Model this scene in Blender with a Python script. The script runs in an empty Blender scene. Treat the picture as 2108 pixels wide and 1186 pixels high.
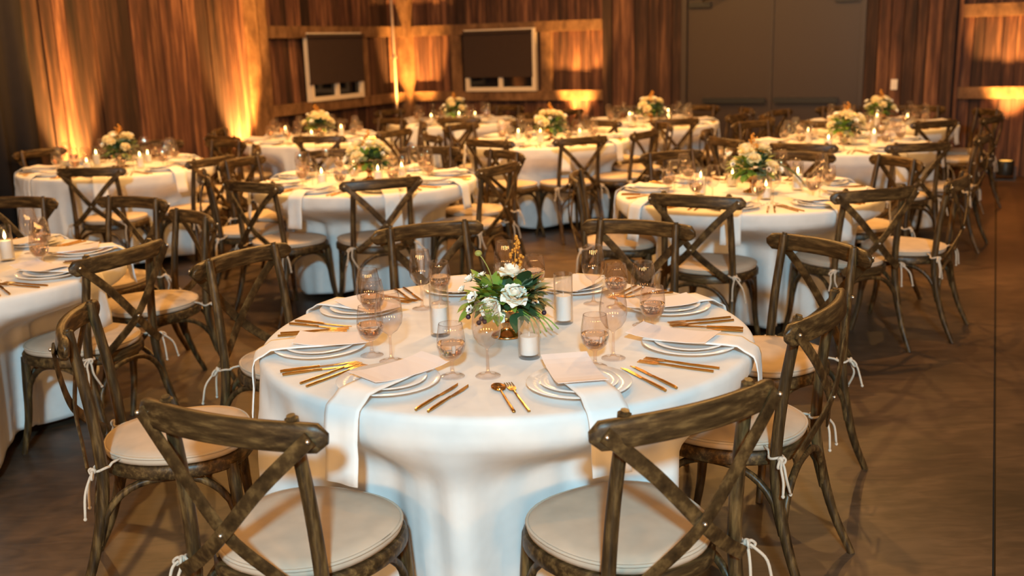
import bpy, bmesh, math, random
from mathutils import Vector, Matrix, Euler
random.seed(7)
PI = math.pi
R_ = math.radians
SC = bpy.context.scene
COL = SC.collection

# ------------------------------------------------------------------ camera
PITCH, ROLL, CAM_H = R_(13.593), R_(1.6965), 1.65
cam_d = bpy.data.cameras.new('camera')
cam = bpy.data.objects.new('camera', cam_d); COL.objects.link(cam)
fw = Vector((0, math.cos(PITCH), -math.sin(PITCH)))
yu = Vector((0, math.sin(PITCH), math.cos(PITCH)))
xr = Vector((1, 0, 0))
ex = math.cos(ROLL) * xr - math.sin(ROLL) * yu
ey = math.sin(ROLL) * xr + math.cos(ROLL) * yu
m = Matrix((ex, ey, -fw)).transposed().to_4x4()
m.translation = Vector((0, 0, CAM_H))
cam.matrix_world = m
cam_d.sensor_width = 36.0
cam_d.lens = 2074.85 / 2108 * 36.0
cam_d.clip_end = 100
cam_d.dof.use_dof = True
cam_d.dof.focus_distance = 2.95
cam_d.dof.aperture_fstop = 2.8
SC.camera = cam

# ------------------------------------------------------------------ world, lamps, exposure
SC.view_settings.view_transform = 'Standard'
SC.view_settings.look = 'None'
SC.view_settings.gamma = 1.0
SC.view_settings.exposure = 0.0
SC.view_settings.use_curve_mapping = False
W = bpy.data.worlds.new('hall_ambient'); SC.world = W
W.use_nodes = True
W.node_tree.nodes['Background'].inputs[0].default_value = (1.0, 0.50, 0.18, 1)
W.node_tree.nodes['Background'].inputs[1].default_value = 0.33

TH = R_(25.4)                       # the hall stands turned to the camera
U = Vector((math.cos(TH), -math.sin(TH), 0))
V = Vector((math.sin(TH), math.cos(TH), 0))
def uv(u, v, z=0.0):
    return U * u + V * v + Vector((0, 0, z))

def light(name, kind, loc, energy, color, target=None, **kw):
    d = bpy.data.lights.new(name, kind)
    d.energy = energy; d.color = color
    for k, val in kw.items(): setattr(d, k, val)
    o = bpy.data.objects.new(name, d); COL.objects.link(o)
    o.location = loc
    if target is not None:
        o.rotation_euler = (Vector(target) - Vector(loc)).to_track_quat('-Z', 'Y').to_euler()
    return o

# the photographer's flash, held high behind the camera
light('camera_flash', 'AREA', (0.02, -2.9, 3.55), 400, (0.36, 0.77, 0.97), (0.2, 5.0, 0.7),
      shape='DISK', size=0.34)
# warm hall lamps out of view: hung above the tables
for (u, v, e) in [(-1.3, 2.2, 9), (-4.2, 2.4, 12), (-1.2, 6.0, 78), (-3.9, 5.8, 78), (-6.0, 5.9, 74),
                  (-1.5, 8.2, 74), (-3.8, 8.4, 108), (-6.0, 8.3, 88), (-3.6, 10.2, 66), (-1.6, 10.2, 40)]:
    p = uv(u, v, 3.7)
    light('hall_lamp', 'AREA', p, e, (1.0, 0.49, 0.13), (p.x, p.y, 0), shape='DISK', size=0.09)
for (x, y) in ((-5.4, -2.8), (-2.6, -4.2), (0.2, -4.6), (3.0, -4.2), (5.6, -2.8)):  # added soft fill behind the camera, for the glow of an unseen rear wall
    light('rear_warm_fill', 'AREA', (x, y, 2.3), 84, (1.0, 0.50, 0.15), (0, 5, 0.8), shape='DISK', size=0.9)

# ------------------------------------------------------------------ materials
def mat(name):
    mt = bpy.data.materials.new(name); mt.use_nodes = True
    nt = mt.node_tree
    return mt, nt, nt.nodes['Principled BSDF']
def simple(name, col, rough=0.5, metal=0.0, spec=0.5, sheen=0.0):
    mt, nt, b = mat(name)
    b.inputs['Base Color'].default_value = (*col, 1)
    b.inputs['Roughness'].default_value = rough
    b.inputs['Metallic'].default_value = metal
    b.inputs['Specular IOR Level'].default_value = spec
    if sheen: b.inputs['Sheen Weight'].default_value = sheen
    return mt
def link(nt, a, b): nt.links.new(a, b)
def ramp(nt, stops):
    r = nt.nodes.new('ShaderNodeValToRGB')
    el = r.color_ramp.elements
    while len(el) < len(stops): el.new(0.5)
    for e, (p, c) in zip(el, stops):
        e.position = p; e.color = (*c, 1)
    return r
def add_bump(nt, b, socket, strength, dist):
    bp = nt.nodes.new('ShaderNodeBump')
    bp.inputs['Strength'].default_value = strength
    bp.inputs['Distance'].default_value = dist
    link(nt, socket, bp.inputs['Height']); link(nt, bp.outputs[0], b.inputs['Normal'])

def fabric(name, col, scale=900, rough=0.9, var=0.04):
    mt, nt, b = mat(name)
    tc = nt.nodes.new('ShaderNodeTexCoord')
    n = nt.nodes.new('ShaderNodeTexNoise'); n.inputs['Scale'].default_value = 14
    link(nt, tc.outputs['Object'], n.inputs['Vector'])
    r = ramp(nt, [(0.3, tuple(c * (1 - var) for c in col)), (0.7, tuple(min(1, c * (1 + var)) for c in col))])
    link(nt, n.outputs['Fac'], r.inputs[0]); link(nt, r.outputs[0], b.inputs['Base Color'])
    n2 = nt.nodes.new('ShaderNodeTexNoise'); n2.inputs['Scale'].default_value = scale
    link(nt, tc.outputs['Object'], n2.inputs['Vector'])
    add_bump(nt, b, n2.outputs['Fac'], 0.25, 0.001)
    b.inputs['Roughness'].default_value = rough
    b.inputs['Specular IOR Level'].default_value = 0.15
    return mt

M = {}
M['cloth'] = fabric('white_tablecloth', (0.80, 0.79, 0.78))
M['napkin'] = fabric('white_napkin', (0.86, 0.85, 0.84))
M['card'] = simple('menu_paper', (0.80, 0.75, 0.76), 0.7, spec=0.3)
M['cushion'] = fabric('beige_cushion', (0.56, 0.455, 0.355), 700, var=0.07)
M['piping'] = fabric('cushion_piping', (0.54, 0.46, 0.37), 700)
M['string'] = fabric('cotton_tie', (0.60, 0.52, 0.43), 600)
M['china'] = simple('white_china', (0.86, 0.86, 0.86), 0.12)
M['gold'] = simple('gold_cutlery', (0.50, 0.285, 0.085), 0.22, 1.0)
M['bronze'] = simple('bronze_bowl', (0.55, 0.33, 0.15), 0.22, 1.0)
M['rivet'] = simple('steel_rivet', (0.7, 0.68, 0.64), 0.3, 1.0)
M['wax'] = simple('white_wax', (0.86, 0.84, 0.82), 0.5)
M['rose'] = simple('white_rose', (0.95, 0.93, 0.84), 0.6, spec=0.2)
M['cream'] = simple('warm_lit_rose', (0.90, 0.80, 0.50), 0.6, spec=0.2)  # white roses with the warm hall light put into the petal colour
M['bloom'] = simple('small_white_bloom', (0.95, 0.94, 0.86), 0.6, spec=0.2)
M['eye'] = simple('dark_flower_eye', (0.02, 0.015, 0.03), 0.6)
M['leaf_a'] = simple('fresh_leaf', (0.20, 0.34, 0.05), 0.45)
M['leaf_b'] = simple('dark_leaf', (0.035, 0.085, 0.035), 0.4)
M['leaf_c'] = simple('grey_leaf', (0.22, 0.30, 0.18), 0.55)
M['amber'] = simple('amber_sprig', (0.62, 0.27, 0.03), 0.5)
M['plum'] = simple('plum_berry', (0.03, 0.012, 0.03), 0.35)
M['stem'] = simple('green_stem', (0.30, 0.32, 0.08), 0.6)
M['vinyl'] = simple('cream_window_frame', (0.72, 0.60, 0.46), 0.5)
M['night'] = simple('night_window_glass', (0.004, 0.005, 0.007), 0.06)
M['blind'] = fabric('brown_roller_blind', (0.045, 0.028, 0.022), 400)
M['door'] = simple('brown_steel_door', (0.038, 0.022, 0.0145), 0.42)
M['doorframe'] = simple('brown_door_frame', (0.040, 0.026, 0.020), 0.45)
M['blackmetal'] = simple('black_hardware', (0.012, 0.012, 0.012), 0.4)
M['plate_white'] = simple('switch_plate', (0.8, 0.72, 0.65), 0.4)
M['conduit'] = simple('metal_conduit', (0.55, 0.40, 0.30), 0.45, 0.3)
M['tablewood'] = simple('plywood_top', (0.30, 0.20, 0.11), 0.6)
M['darkpost'] = fabric('charcoal_curtain', (0.030, 0.024, 0.022), 300)

def wood(name, dark, mid, light_, scale=(30, 30, 3), rough=0.45, perobj=0.35, bump=0.3, world=False):
    mt, nt, b = mat(name)
    tc = nt.nodes.new('ShaderNodeTexCoord'); oi = nt.nodes.new('ShaderNodeObjectInfo')
    geo = nt.nodes.new('ShaderNodeNewGeometry')
    mp = nt.nodes.new('ShaderNodeMapping'); mp.inputs['Scale'].default_value = scale
    link(nt, geo.outputs['Position'] if world else tc.outputs['Object'], mp.inputs['Vector'])
    cx = nt.nodes.new('ShaderNodeCombineXYZ')
    mu = nt.nodes.new('ShaderNodeMath'); mu.operation = 'MULTIPLY'; mu.inputs[1].default_value = 57
    link(nt, oi.outputs['Random'], mu.inputs[0])
    for i in range(3): link(nt, mu.outputs[0], cx.inputs[i])
    link(nt, cx.outputs[0], mp.inputs['Location'])
    n = nt.nodes.new('ShaderNodeTexNoise'); n.inputs['Scale'].default_value = 1.0
    n.inputs['Detail'].default_value = 6; n.inputs['Roughness'].default_value = 0.62
    link(nt, mp.outputs[0], n.inputs['Vector'])
    r = ramp(nt, [(0.28, dark), (0.5, mid), (0.74, light_)])
    link(nt, n.outputs['Fac'], r.inputs[0])
    hsv = nt.nodes.new('ShaderNodeHueSaturation')
    mr = nt.nodes.new('ShaderNodeMapRange')
    mr.inputs['To Min'].default_value = 1 - perobj; mr.inputs['To Max'].default_value = 1 + perobj
    link(nt, oi.outputs['Random'], mr.inputs['Value']); link(nt, mr.outputs[0], hsv.inputs['Value'])
    link(nt, r.outputs[0], hsv.inputs['Color']); link(nt, hsv.outputs[0], b.inputs['Base Color'])
    b.inputs['Roughness'].default_value = rough
    b.inputs['Specular IOR Level'].default_value = 0.35
    add_bump(nt, b, n.outputs['Fac'], bump, 0.002)
    return mt
CW = ((0.009, 0.0048, 0.0022), (0.054, 0.030, 0.0112), (0.205, 0.122, 0.044))
M['chair'] = wood('weathered_chair_wood', *CW, (60, 60, 7), 0.40, 0.10, 0.35)
M['chair_x'] = wood('weathered_chair_wood_across', *CW, (7, 60, 60), 0.40, 0.10, 0.35)
M['chair_d'] = wood('weathered_chair_wood_slats', *CW, (22, 50, 22), 0.40, 0.10, 0.35)
M['board'] = wood('barn_boards', (0.012, 0.005, 0.0045), (0.068, 0.026, 0.015), (0.23, 0.105, 0.052),
                  (16, 16, 1.1), 0.7, 0.62, 0.5, world=True)
M['timber'] = wood('framing_timber', (0.07, 0.032, 0.014), (0.17, 0.085, 0.036), (0.28, 0.15, 0.07),
                   (9, 9, 5), 0.65, 0.12, 0.3, world=True)

# polished stained concrete
mt, nt, b = mat('stained_concrete'); M['floor'] = mt
geo = nt.nodes.new('ShaderNodeNewGeometry')
n1 = nt.nodes.new('ShaderNodeTexNoise'); n1.inputs['Scale'].default_value = 1.1; n1.inputs['Detail'].default_value = 5
n1.inputs['Roughness'].default_value = 0.6; n1.inputs['Distortion'].default_value = 0.6
link(nt, geo.outputs['Position'], n1.inputs['Vector'])
n2 = nt.nodes.new('ShaderNodeTexNoise'); n2.inputs['Scale'].default_value = 9; n2.inputs['Detail'].default_value = 8
n2.inputs['Distortion'].default_value = 1.2
mpf = nt.nodes.new('ShaderNodeMapping'); mpf.inputs['Scale'].default_value = (0.6, 2.4, 1); mpf.inputs['Rotation'].default_value = (0, 0, 0.2)
link(nt, geo.outputs['Position'], mpf.inputs['Vector']); link(nt, mpf.outputs[0], n2.inputs['Vector'])
ad = nt.nodes.new('ShaderNodeMath'); ad.operation = 'ADD'; link(nt, n1.outputs['Fac'], ad.inputs[0])
m2 = nt.nodes.new('ShaderNodeMath'); m2.operation = 'MULTIPLY'; m2.inputs[1].default_value = 0.45
link(nt, n2.outputs['Fac'], m2.inputs[0]); link(nt, m2.outputs[0], ad.inputs[1])
rf = ramp(nt, [(0.52, (0.025, 0.0165, 0.011)), (0.72, (0.056, 0.035, 0.0215)), (0.92, (0.108, 0.067, 0.040))])
link(nt, ad.outputs[0], rf.inputs[0]); link(nt, rf.outputs[0], b.inputs['Base Color'])
b.inputs['Roughness'].default_value = 0.42
b.inputs['Specular IOR Level'].default_value = 0.4
add_bump(nt, b, n2.outputs['Fac'], 0.08, 0.004)
M['joint'] = simple('floor_joint', (0.018, 0.013, 0.010), 0.9)

# thin clear glass: transparent with a fresnel reflection
def thin_glass(name, tint, solid=0.0):
    mt = bpy.data.materials.new(name); mt.use_nodes = True
    nt = mt.node_tree; nt.nodes.clear()
    out = nt.nodes.new('ShaderNodeOutputMaterial')
    tr = nt.nodes.new('ShaderNodeBsdfTransparent'); tr.inputs[0].default_value = (*tint, 1)
    gl = nt.nodes.new('ShaderNodeBsdfGlossy'); gl.inputs['Roughness'].default_value = 0.015
    lw = nt.nodes.new('ShaderNodeLayerWeight'); lw.inputs['Blend'].default_value = 0.5
    pw = nt.nodes.new('ShaderNodeMath'); pw.operation = 'POWER'; pw.inputs[1].default_value = 3.0
    mm = nt.nodes.new('ShaderNodeMath'); mm.operation = 'MULTIPLY_ADD'
    mm.inputs[1].default_value = 0.85; mm.inputs[2].default_value = 0.10
    link(nt, lw.outputs['Facing'], pw.inputs[0]); link(nt, pw.outputs[0], mm.inputs[0])
    mx = nt.nodes.new('ShaderNodeMixShader')
    link(nt, mm.outputs[0], mx.inputs[0])
    link(nt, tr.outputs[0], mx.inputs[1]); link(nt, gl.outputs[0], mx.inputs[2])
    if solid:
        rg = nt.nodes.new('ShaderNodeBsdfGlass'); rg.inputs['Color'].default_value = (1.0, 0.93, 0.90, 1)
        rg.inputs['Roughness'].default_value = 0.0; rg.inputs['IOR'].default_value = 1.45
        m2 = nt.nodes.new('ShaderNodeMixShader'); m2.inputs[0].default_value = solid
        link(nt, mx.outputs[0], m2.inputs[1]); link(nt, rg.outputs[0], m2.inputs[2]); link(nt, m2.outputs[0], out.inputs[0])
    else: link(nt, mx.outputs[0], out.inputs[0])
    return mt
M['glass'] = thin_glass('blush_glass', (0.975, 0.925, 0.905))
M['holder'] = thin_glass('clear_holder_glass', (0.985, 0.985, 0.985))
mt, nt, b = mat('drinking_water'); M['water'] = mt
b.inputs['Base Color'].default_value = (1.0, 0.93, 0.88, 1)
b.inputs['Roughness'].default_value = 0.0; b.inputs['IOR'].default_value = 1.33
b.inputs['Transmission Weight'].default_value = 1.0
def emit(name, col, s):
    mt, nt, b = mat(name)
    b.inputs['Base Color'].default_value = (0, 0, 0, 1)
    b.inputs['Emission Color'].default_value = (*col, 1); b.inputs['Emission Strength'].default_value = s
    return mt
M['flame'] = emit('candle_flame', (1.0, 0.62, 0.20), 28)
M['lens'] = emit('amber_lamp_lens', (1.0, 0.45, 0.08), 2.5)

# ------------------------------------------------------------------ mesh helpers
class MB:
    def __init__(s): s.v = []; s.f = []
    def add(s, vs, fs):
        o = len(s.v); s.v += [tuple(x) for x in vs]; s.f += [tuple(i + o for i in f) for f in fs]
        return s
    def box(s, a, b_):
        (x0, y0, z0), (x1, y1, z1) = a, b_
        vs = [(x0, y0, z0), (x1, y0, z0), (x1, y1, z0), (x0, y1, z0), (x0, y0, z1), (x1, y0, z1), (x1, y1, z1), (x0, y1, z1)]
        return s.add(vs, [(0, 3, 2, 1), (4, 5, 6, 7), (0, 1, 5, 4), (1, 2, 6, 5), (2, 3, 7, 6), (3, 0, 4, 7)])
    def lathe(s, prof, n=24, c=(0, 0, 0), closed=False):
        o = len(s.v); k = len(prof)
        for (r, z) in prof:
            for i in range(n):
                a = 2 * PI * i / n
                s.v.append((c[0] + r * math.cos(a), c[1] + r * math.sin(a), c[2] + z))
        for j in range(k - 1 if not closed else k):
            j2 = (j + 1) % k
            for i in range(n):
                i2 = (i + 1) % n
                s.f.append((o + j * n + i, o + j * n + i2, o + j2 * n + i2, o + j2 * n + i))
        return s
    def tube(s, pts, rad, n=8, caps=True, flat=None, ref=None):
        """sweep along pts; rad float or list; flat=(w,t) sweeps a rounded rectangle w across ref-normal"""
        pts = [Vector(p) for p in pts]; o = len(s.v); k = len(pts)
        if not isinstance(rad, (list, tuple)): rad = [rad] * k
        up = Vector(ref) if ref else None
        prev = None
        for j, p in enumerate(pts):
            t = (pts[min(j + 1, k - 1)] - pts[max(j - 1, 0)]).normalized()
            if up is not None: a = up - t * up.dot(t)
            elif prev is None:
                a = Vector((0, 0, 1)) if abs(t.z) < 0.9 else Vector((1, 0, 0)); a = a - t * a.dot(t)
            else: a = prev - t * prev.dot(t)
            a.normalize(); bb = t.cross(a); prev = a
            for i in range(n):
                an = 2 * PI * (i + 0.5) / n
                ca, sa = math.cos(an), math.sin(an)
                if flat:
                    e = 0.45
                    ca = math.copysign(abs(ca) ** e, ca) * flat[0] / 2 * rad[j]; sa = math.copysign(abs(sa) ** e, sa) * flat[1] / 2 * rad[j]
                else: ca *= rad[j]; sa *= rad[j]
                s.v.append(tuple(p + a * ca + bb * sa))
        for j in range(k - 1):
            for i in range(n):
                i2 = (i + 1) % n
                s.f.append((o + j * n + i, o + j * n + i2, o + (j + 1) * n + i2, o + (j + 1) * n + i))
        if caps:
            s.f.append(tuple(o + i for i in range(n))[::-1]); s.f.append(tuple(o + (k - 1) * n + i for i in range(n)))
        return s
    def ball(s, c, r, n=8, sz=1.0):
        pr = [(max(1e-4, r * math.sin(PI * j / (n // 2 + 1))), -r * sz * math.cos(PI * j / (n // 2 + 1))) for j in range(n // 2 + 2)]
        return s.lathe(pr, n, c)
    def mesh(s, name, material, smooth=True, angle=None):
        me = bpy.data.meshes.new(name); me.from_pydata(s.v, [], s.f)
        bm = bmesh.new(); bm.from_mesh(me)
        bmesh.ops.recalc_face_normals(bm, faces=bm.faces)
        bm.to_mesh(me); bm.free()
        me.materials.append(M[material])
        if smooth:
            me.polygons.foreach_set('use_smooth', [True] * len(me.polygons))
            if angle: 
                try: me.set_sharp_from_angle(angle=R_(angle))
                except Exception: pass
        me.update()
        return me
def obj(name, me, parent=None, loc=(0, 0, 0), rot=(0, 0, 0), scale=None):
    o = bpy.data.objects.new(name, me); COL.objects.link(o)
    o.parent = parent; o.location = loc; o.rotation_euler = rot
    if scale: o.scale = scale
    return o
def tag(o, label, cat, group=None, kind=None):
    o['label'] = label; o['category'] = cat
    if group: o['group'] = group
    if kind: o['kind'] = kind
    return o
def empty(name, loc=(0, 0, 0), rz=0.0):
    o = bpy.data.objects.new(name, None); COL.objects.link(o)
    o.location = loc; o.rotation_euler = (0, 0, rz); o.empty_display_size = 0.1
    return o
def crv(pts, n):
    """Catmull-Rom through pts, n samples a span"""
    P = [Vector(p) for p in pts]; P = [2 * P[0] - P[1]] + P + [2 * P[-1] - P[-2]]
    out = []
    for i in range(1, len(P) - 2):
        for k in range(n):
            t = k / n
            a, b_, c, d = P[i - 1], P[i], P[i + 1], P[i + 2]
            out.append(0.5 * ((2 * b_) + (c - a) * t + (2 * a - 5 * b_ + 4 * c - d) * t * t + (3 * b_ - a - 3 * c + d) * t ** 3))
    out.append(P[-2]); return out
def frame_uv():                     # rotation that turns local x,y into the hall's u,v
    return -TH

# ------------------------------------------------------------------ the hall
VA, UB, HW = 12.9, -7.70, 3.3       # rail planes of the back and left walls, built height
# floor: two slabs with a sawn joint between, on a dark bed
fl = obj('floor', MB().box((-12, -6, -0.12), (9, 14.2, -0.012)).mesh('floor', 'joint', False), rot=(0, 0, -TH))
tag(fl, 'brown stained concrete floor with sawn joints under all the tables', 'floor', kind='structure')
for (u0, u1) in ((-12, -4.905), (-4.895, 0.112), (0.122, 9)):
    obj('floor_slab', MB().box((u0, -6, -0.012), (u1, 14.2, 0)).mesh('floor_slab', 'floor', False), fl)

def place_uv(o, u, v, z=0):
    o.location = uv(u, v, z); o.rotation_euler = (0, 0, -TH); return o
wb = obj('wall_back', MB().box((UB - 0.4, VA + 0.115, 0), (3.0, VA + 0.2, HW)).mesh('wall_back', 'board', False), rot=(0, 0, -TH))
tag(wb, 'barn wood back wall with timber rails, one window and brown double doors', 'wall', kind='structure')
wl = obj('wall_left', MB().box((UB - 0.2, 3.6, 0), (UB - 0.115, VA + 0.2, HW)).mesh('wall_left', 'board', False), rot=(0, 0, -TH))
tag(wl, 'barn wood left wall washed by amber uplights, boards set upright', 'wall', kind='structure')
def boards_back(u0, u1, vf, holes=()):
    u = u0
    while u < u1 - 0.03:
        w = min(random.choice((0.115, 0.14, 0.14, 0.165, 0.19)), u1 - u)
        j = random.uniform(-0.011, 0.008)
        segs = [(0, HW)]
        for (h0, h1, z0, z1) in holes:
            if u + w > h0 and u < h1: segs = [(0, z0), (z1, HW)]
        for (z0, z1) in segs:
            obj('board', MB().box((u + 0.005, vf + j, z0), (u + w - 0.005, vf + 0.024 + j, z1)).mesh('board', 'board', False), wb)
        u += w
def boards_left(v0, v1, uf, holes=()):
    v = v0
    while v < v1 - 0.03:
        w = min(random.choice((0.115, 0.14, 0.14, 0.165, 0.19)), v1 - v)
        j = random.uniform(-0.011, 0.008)
        segs = [(0, HW)]
        for (h0, h1, z0, z1) in holes:
            if v + w > h0 and v < h1: segs = [(0, z0), (z1, HW)]
        for (z0, z1) in segs:
            obj('board', MB().box((uf - 0.024 + j, v + 0.005, z0), (uf + j, v + w - 0.005, z1)).mesh('board', 'board', False), wl)
        v += w
WIN2 = (-6.75, -5.65, 1.0, 1.86)
WIN1 = (10.50, 11.72, 1.0, 1.86)
boards_back(UB, -4.69, VA + 0.085, [WIN2])
boards_back(-4.69, -3.62, VA - 0.03)
boards_back(-1.40, -0.40, VA - 0.03)
boards_back(-0.40, 2.9, VA + 0.085)
boards_left(9.70, VA, UB - 0.085, [WIN1])
boards_left(6.30, 9.36, UB + 0.02)
boards_left(3.7, 6.30, UB - 0.085)
# timber rails and posts
def rail_back(u0, u1, z0, z1): obj('rail', MB().box((u0, VA, z0), (u1, VA + 0.084, z1)).mesh('rail', 'timber', False), wb)
def rail_left(v0, v1, z0, z1): obj('rail', MB().box((UB - 0.084, v0, z0), (UB, v1, z1)).mesh('rail', 'timber', False), wl)
for (z0, z1) in ((0.89, 1.02), (1.80, 1.94), (2.75, 2.89)):
    cuts = [(UB + 0.09, -4.69), (-0.39, 2.9)]
    for c in cuts: rail_back(*c, z0, z1)
    rail_left(9.745, VA - 0.09, z0, z1)
obj('post', MB().box((UB - 0.084, 9.36, 0), (UB + 0.05, 9.55, HW)).mesh('post', 'timber', False), wl)
obj('post', MB().box((UB - 0.084, 9.56, 0), (UB + 0.03, 9.74, HW)).mesh('post', 'timber', False), wl)
obj('post', MB().box((UB - 0.084, VA - 0.085, 0), (UB + 0.085, VA + 0.084, HW)).mesh('post', 'timber', False), wb)
obj('post', MB().box((-6.98, VA + 0.02, 1.02), (-6.82, VA + 0.084, 1.80)).mesh('post', 'timber', False), wb)
obj('post', MB().box((-5.60, VA + 0.02, 1.02), (-5.44, VA + 0.084, 1.80)).mesh('post', 'timber', False), wb)
obj('post', MB().box((UB - 0.084, 11.76, 1.02), (UB - 0.02, 11.92, 1.80)).mesh('post', 'timber', False), wl)
obj('post', MB().box((-0.40, VA - 0.03, 0), (-0.36, VA + 0.084, HW)).mesh('post', 'board', False), wb)
obj('post', MB().box((-4.69, VA - 0.03, 0), (-4.66, VA + 0.084, HW)).mesh('post', 'board', False), wb)
# dark curtain hanging at the left edge
cu = MB()
def curtain(v0, v1, uf):
    n = 60; top, bot = [], []
    vs = []; fs = []
    for i in range(n + 1):
        t = i / n; v = v0 + (v1 - v0) * t; u = uf + 0.035 * math.sin(t * 34) + 0.012 * math.sin(t * 81 + 1)
        vs += [(u, v, 0.0), (u, v, HW), (u - 0.02, v, 0.0), (u - 0.02, v, HW)]
    for i in range(n):
        a = 4 * i; c = a + 4
        fs += [(a, c, c + 1, a + 1), (a + 2, a + 3, c + 3, c + 2), (a + 1, c + 1, c + 3, a + 3), (a, a + 2, c + 2, c)]
    fs += [(0, 1, 3, 2), (4 * n, 4 * n + 2, 4 * n + 3, 4 * n + 1)]
    return MB().add(vs, fs)
o = obj('curtain', curtain(4.6, 6.32, UB + 0.12).mesh('curtain', 'darkpost'), rot=(0, 0, -TH))
tag(o, 'charcoal floor-length hanging cut off by the left edge of the picture', 'curtain')

# windows: frame, mullion, two night panes; blind hangs in front
def window(name, along, c0, c1, z0, z1, label):
    """along='u' on the back wall, 'v' on the left wall"""
    def bxm(mb, a0, a1, d0, d1, za, zb):
        if along == 'u': mb.box((a0, VA - d1, za), (a1, VA - d0, zb))
        else: mb.box((UB + d0, a0, za), (UB + d1, a1, zb))
        return mb
    e = empty(name, (0, 0, 0), -TH); tag(e, label, 'window', kind='structure')
    w = 0.055
    for args in ((c0, c1, -0.05, 0.03, z0, z0 + w), (c0, c1, -0.05, 0.03, z1 - w, z1),
                 (c0, c0 + w, -0.05, 0.03, z0 + w, z1 - w), (c1 - w, c1, -0.05, 0.03, z0 + w, z1 - w)):
        obj('window_frame', bxm(MB(), *args).mesh('window_frame', 'vinyl', False), e)
    mid = (c0 + c1) / 2
    obj('mullion', bxm(MB(), mid - 0.03, mid + 0.03, -0.05, 0.02, z0 + w, z1 - w).mesh('mullion', 'vinyl', False), e)
    for (a, b_) in ((c0 + w, mid - 0.03), (mid + 0.03, c1 - w)):
        obj('pane', bxm(MB(), a, b_, -0.03, -0.02, z0 + w, z1 - w).mesh('pane', 'night', False), e)
    return bxm
bx2 = window('window_2', 'u', -6.74, -5.66, 1.02, 1.86, 'cream framed two-pane window on the back wall under a brown blind')
bx1 = window('window_1', 'v', 10.52, 11.70, 1.02, 1.86, 'cream framed two-pane window on the left wall near the corner')
def blind(bxm, c0, c1, z0, z1, label):
    e = empty('roller_blind', (0, 0, 0), -TH); tag(e, label, 'blind')
    obj('blind_fabric', bxm(MB(), c0, c1, 0.040, 0.046, z0, z1).mesh('blind_fabric', 'blind', False), e)
    obj('bottom_bar', bxm(MB(), c0, c1, 0.034, 0.052, z0 - 0.03, z0).mesh('bottom_bar', 'blind', False), e)
    obj('roller', bxm(MB(), c0, c1, 0.031, 0.075, z1 - 0.03, z1 + 0.012).mesh('roller', 'blind', False), e)
blind(bx2, -6.745, -5.70, 1.24, 1.83, 'brown roller blind drawn most of the way over the back wall window')
blind(bx1, 10.48, 11.70, 1.26, 1.83, 'brown roller blind drawn most of the way over the left wall window')

# double doors
for (n, a, b_, hinge, lab) in (('door_1', -3.55, -2.515, -1, 'left leaf of the brown double door in the back wall'),
                               ('door_2', -2.475, -1.46, 1, 'right leaf of the brown double door in the back wall')):
    d = obj(n, MB().box((a, VA + 0.0, 0.012), (b_, VA + 0.045, 2.14)).mesh(n, 'door', False), rot=(0, 0, -TH))
    tag(d, lab, 'door', kind='structure')
    p = MB().box((a + 0.22 if hinge < 0 else a + 0.03, VA - 0.075, 0.85), (b_ - 0.03 if hinge < 0 else b_ - 0.22, VA - 0.045, 0.915))
    for s in (0.26, 0.74):
        x = a + (b_ - a) * s
        p.box((x - 0.035, VA - 0.05, 0.85), (x + 0.035, VA, 0.915))
    obj('push_bar', p.mesh('push_bar', 'blackmetal', False), d)
    ca = a + 0.02 if hinge < 0 else b_ - 0.30
    cl = obj('door_closer', MB().box((ca, VA - 0.06, 2.03), (ca + 0.28, VA, 2.09)).mesh('door_closer', 'blackmetal', False), d)
    xa = a + 0.2 if hinge < 0 else b_ - 0.2
    obj('closer_arm', MB().tube([(xa, VA - 0.05, 2.10), (xa - 0.05 * hinge, VA - 0.16, 2.12), (xa - 0.35 * hinge, VA - 0.03, 2.16)], 0.010, 6).mesh('closer_arm', 'blackmetal'), cl)
t1 = MB().box((-3.62, VA - 0.05, 0), (-3.555, VA + 0.1, 2.22)).box((-1.455, VA - 0.05, 0), (-1.40, VA + 0.1, 2.22)).box((-3.555, VA - 0.05, 2.145), (-1.455, VA + 0.1, 2.22))
t1.box((-2.513, VA - 0.02, 0), (-2.477, VA + 0.05, 2.145))
o = obj('trim_1', t1.mesh('trim_1', 'doorframe', False), rot=(0, 0, -TH))
tag(o, 'brown steel frame around the double door', 'door frame', kind='structure')
boards_back(-3.62, -1.40, VA + 0.088)
# switch plate
e = empty('light_switch', uv(-1.05, VA - 0.04, 1.06), -TH); tag(e, 'small white light switch on the dark boards right of the doors', 'light switch')
obj('plate', MB().box((-0.036, -0.006, -0.06), (0.036, 0.004, 0.06)).mesh('plate', 'plate_white', False), e)
obj('toggle', MB().box((-0.008, -0.016, -0.016), (0.008, -0.006, 0.016)).mesh('toggle', 'plate_white', False), e)
# conduit next to the corner
e = empty('conduit', uv(UB + 0.02, 12.52, 0), -TH); tag(e, 'thin upright metal pipe on the left wall beside the corner post', 'pipe')
obj('pipe', MB().tube([(0, 0, 0.0), (0, 0, HW)], 0.020, 10).mesh('pipe', 'conduit'), e)
for z in (0.6, 1.5, 2.4): obj('clamp', MB().box((-0.03, -0.03, z), (0.024, 0.03, z + 0.03)).mesh('clamp', 'conduit', False), e)

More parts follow.
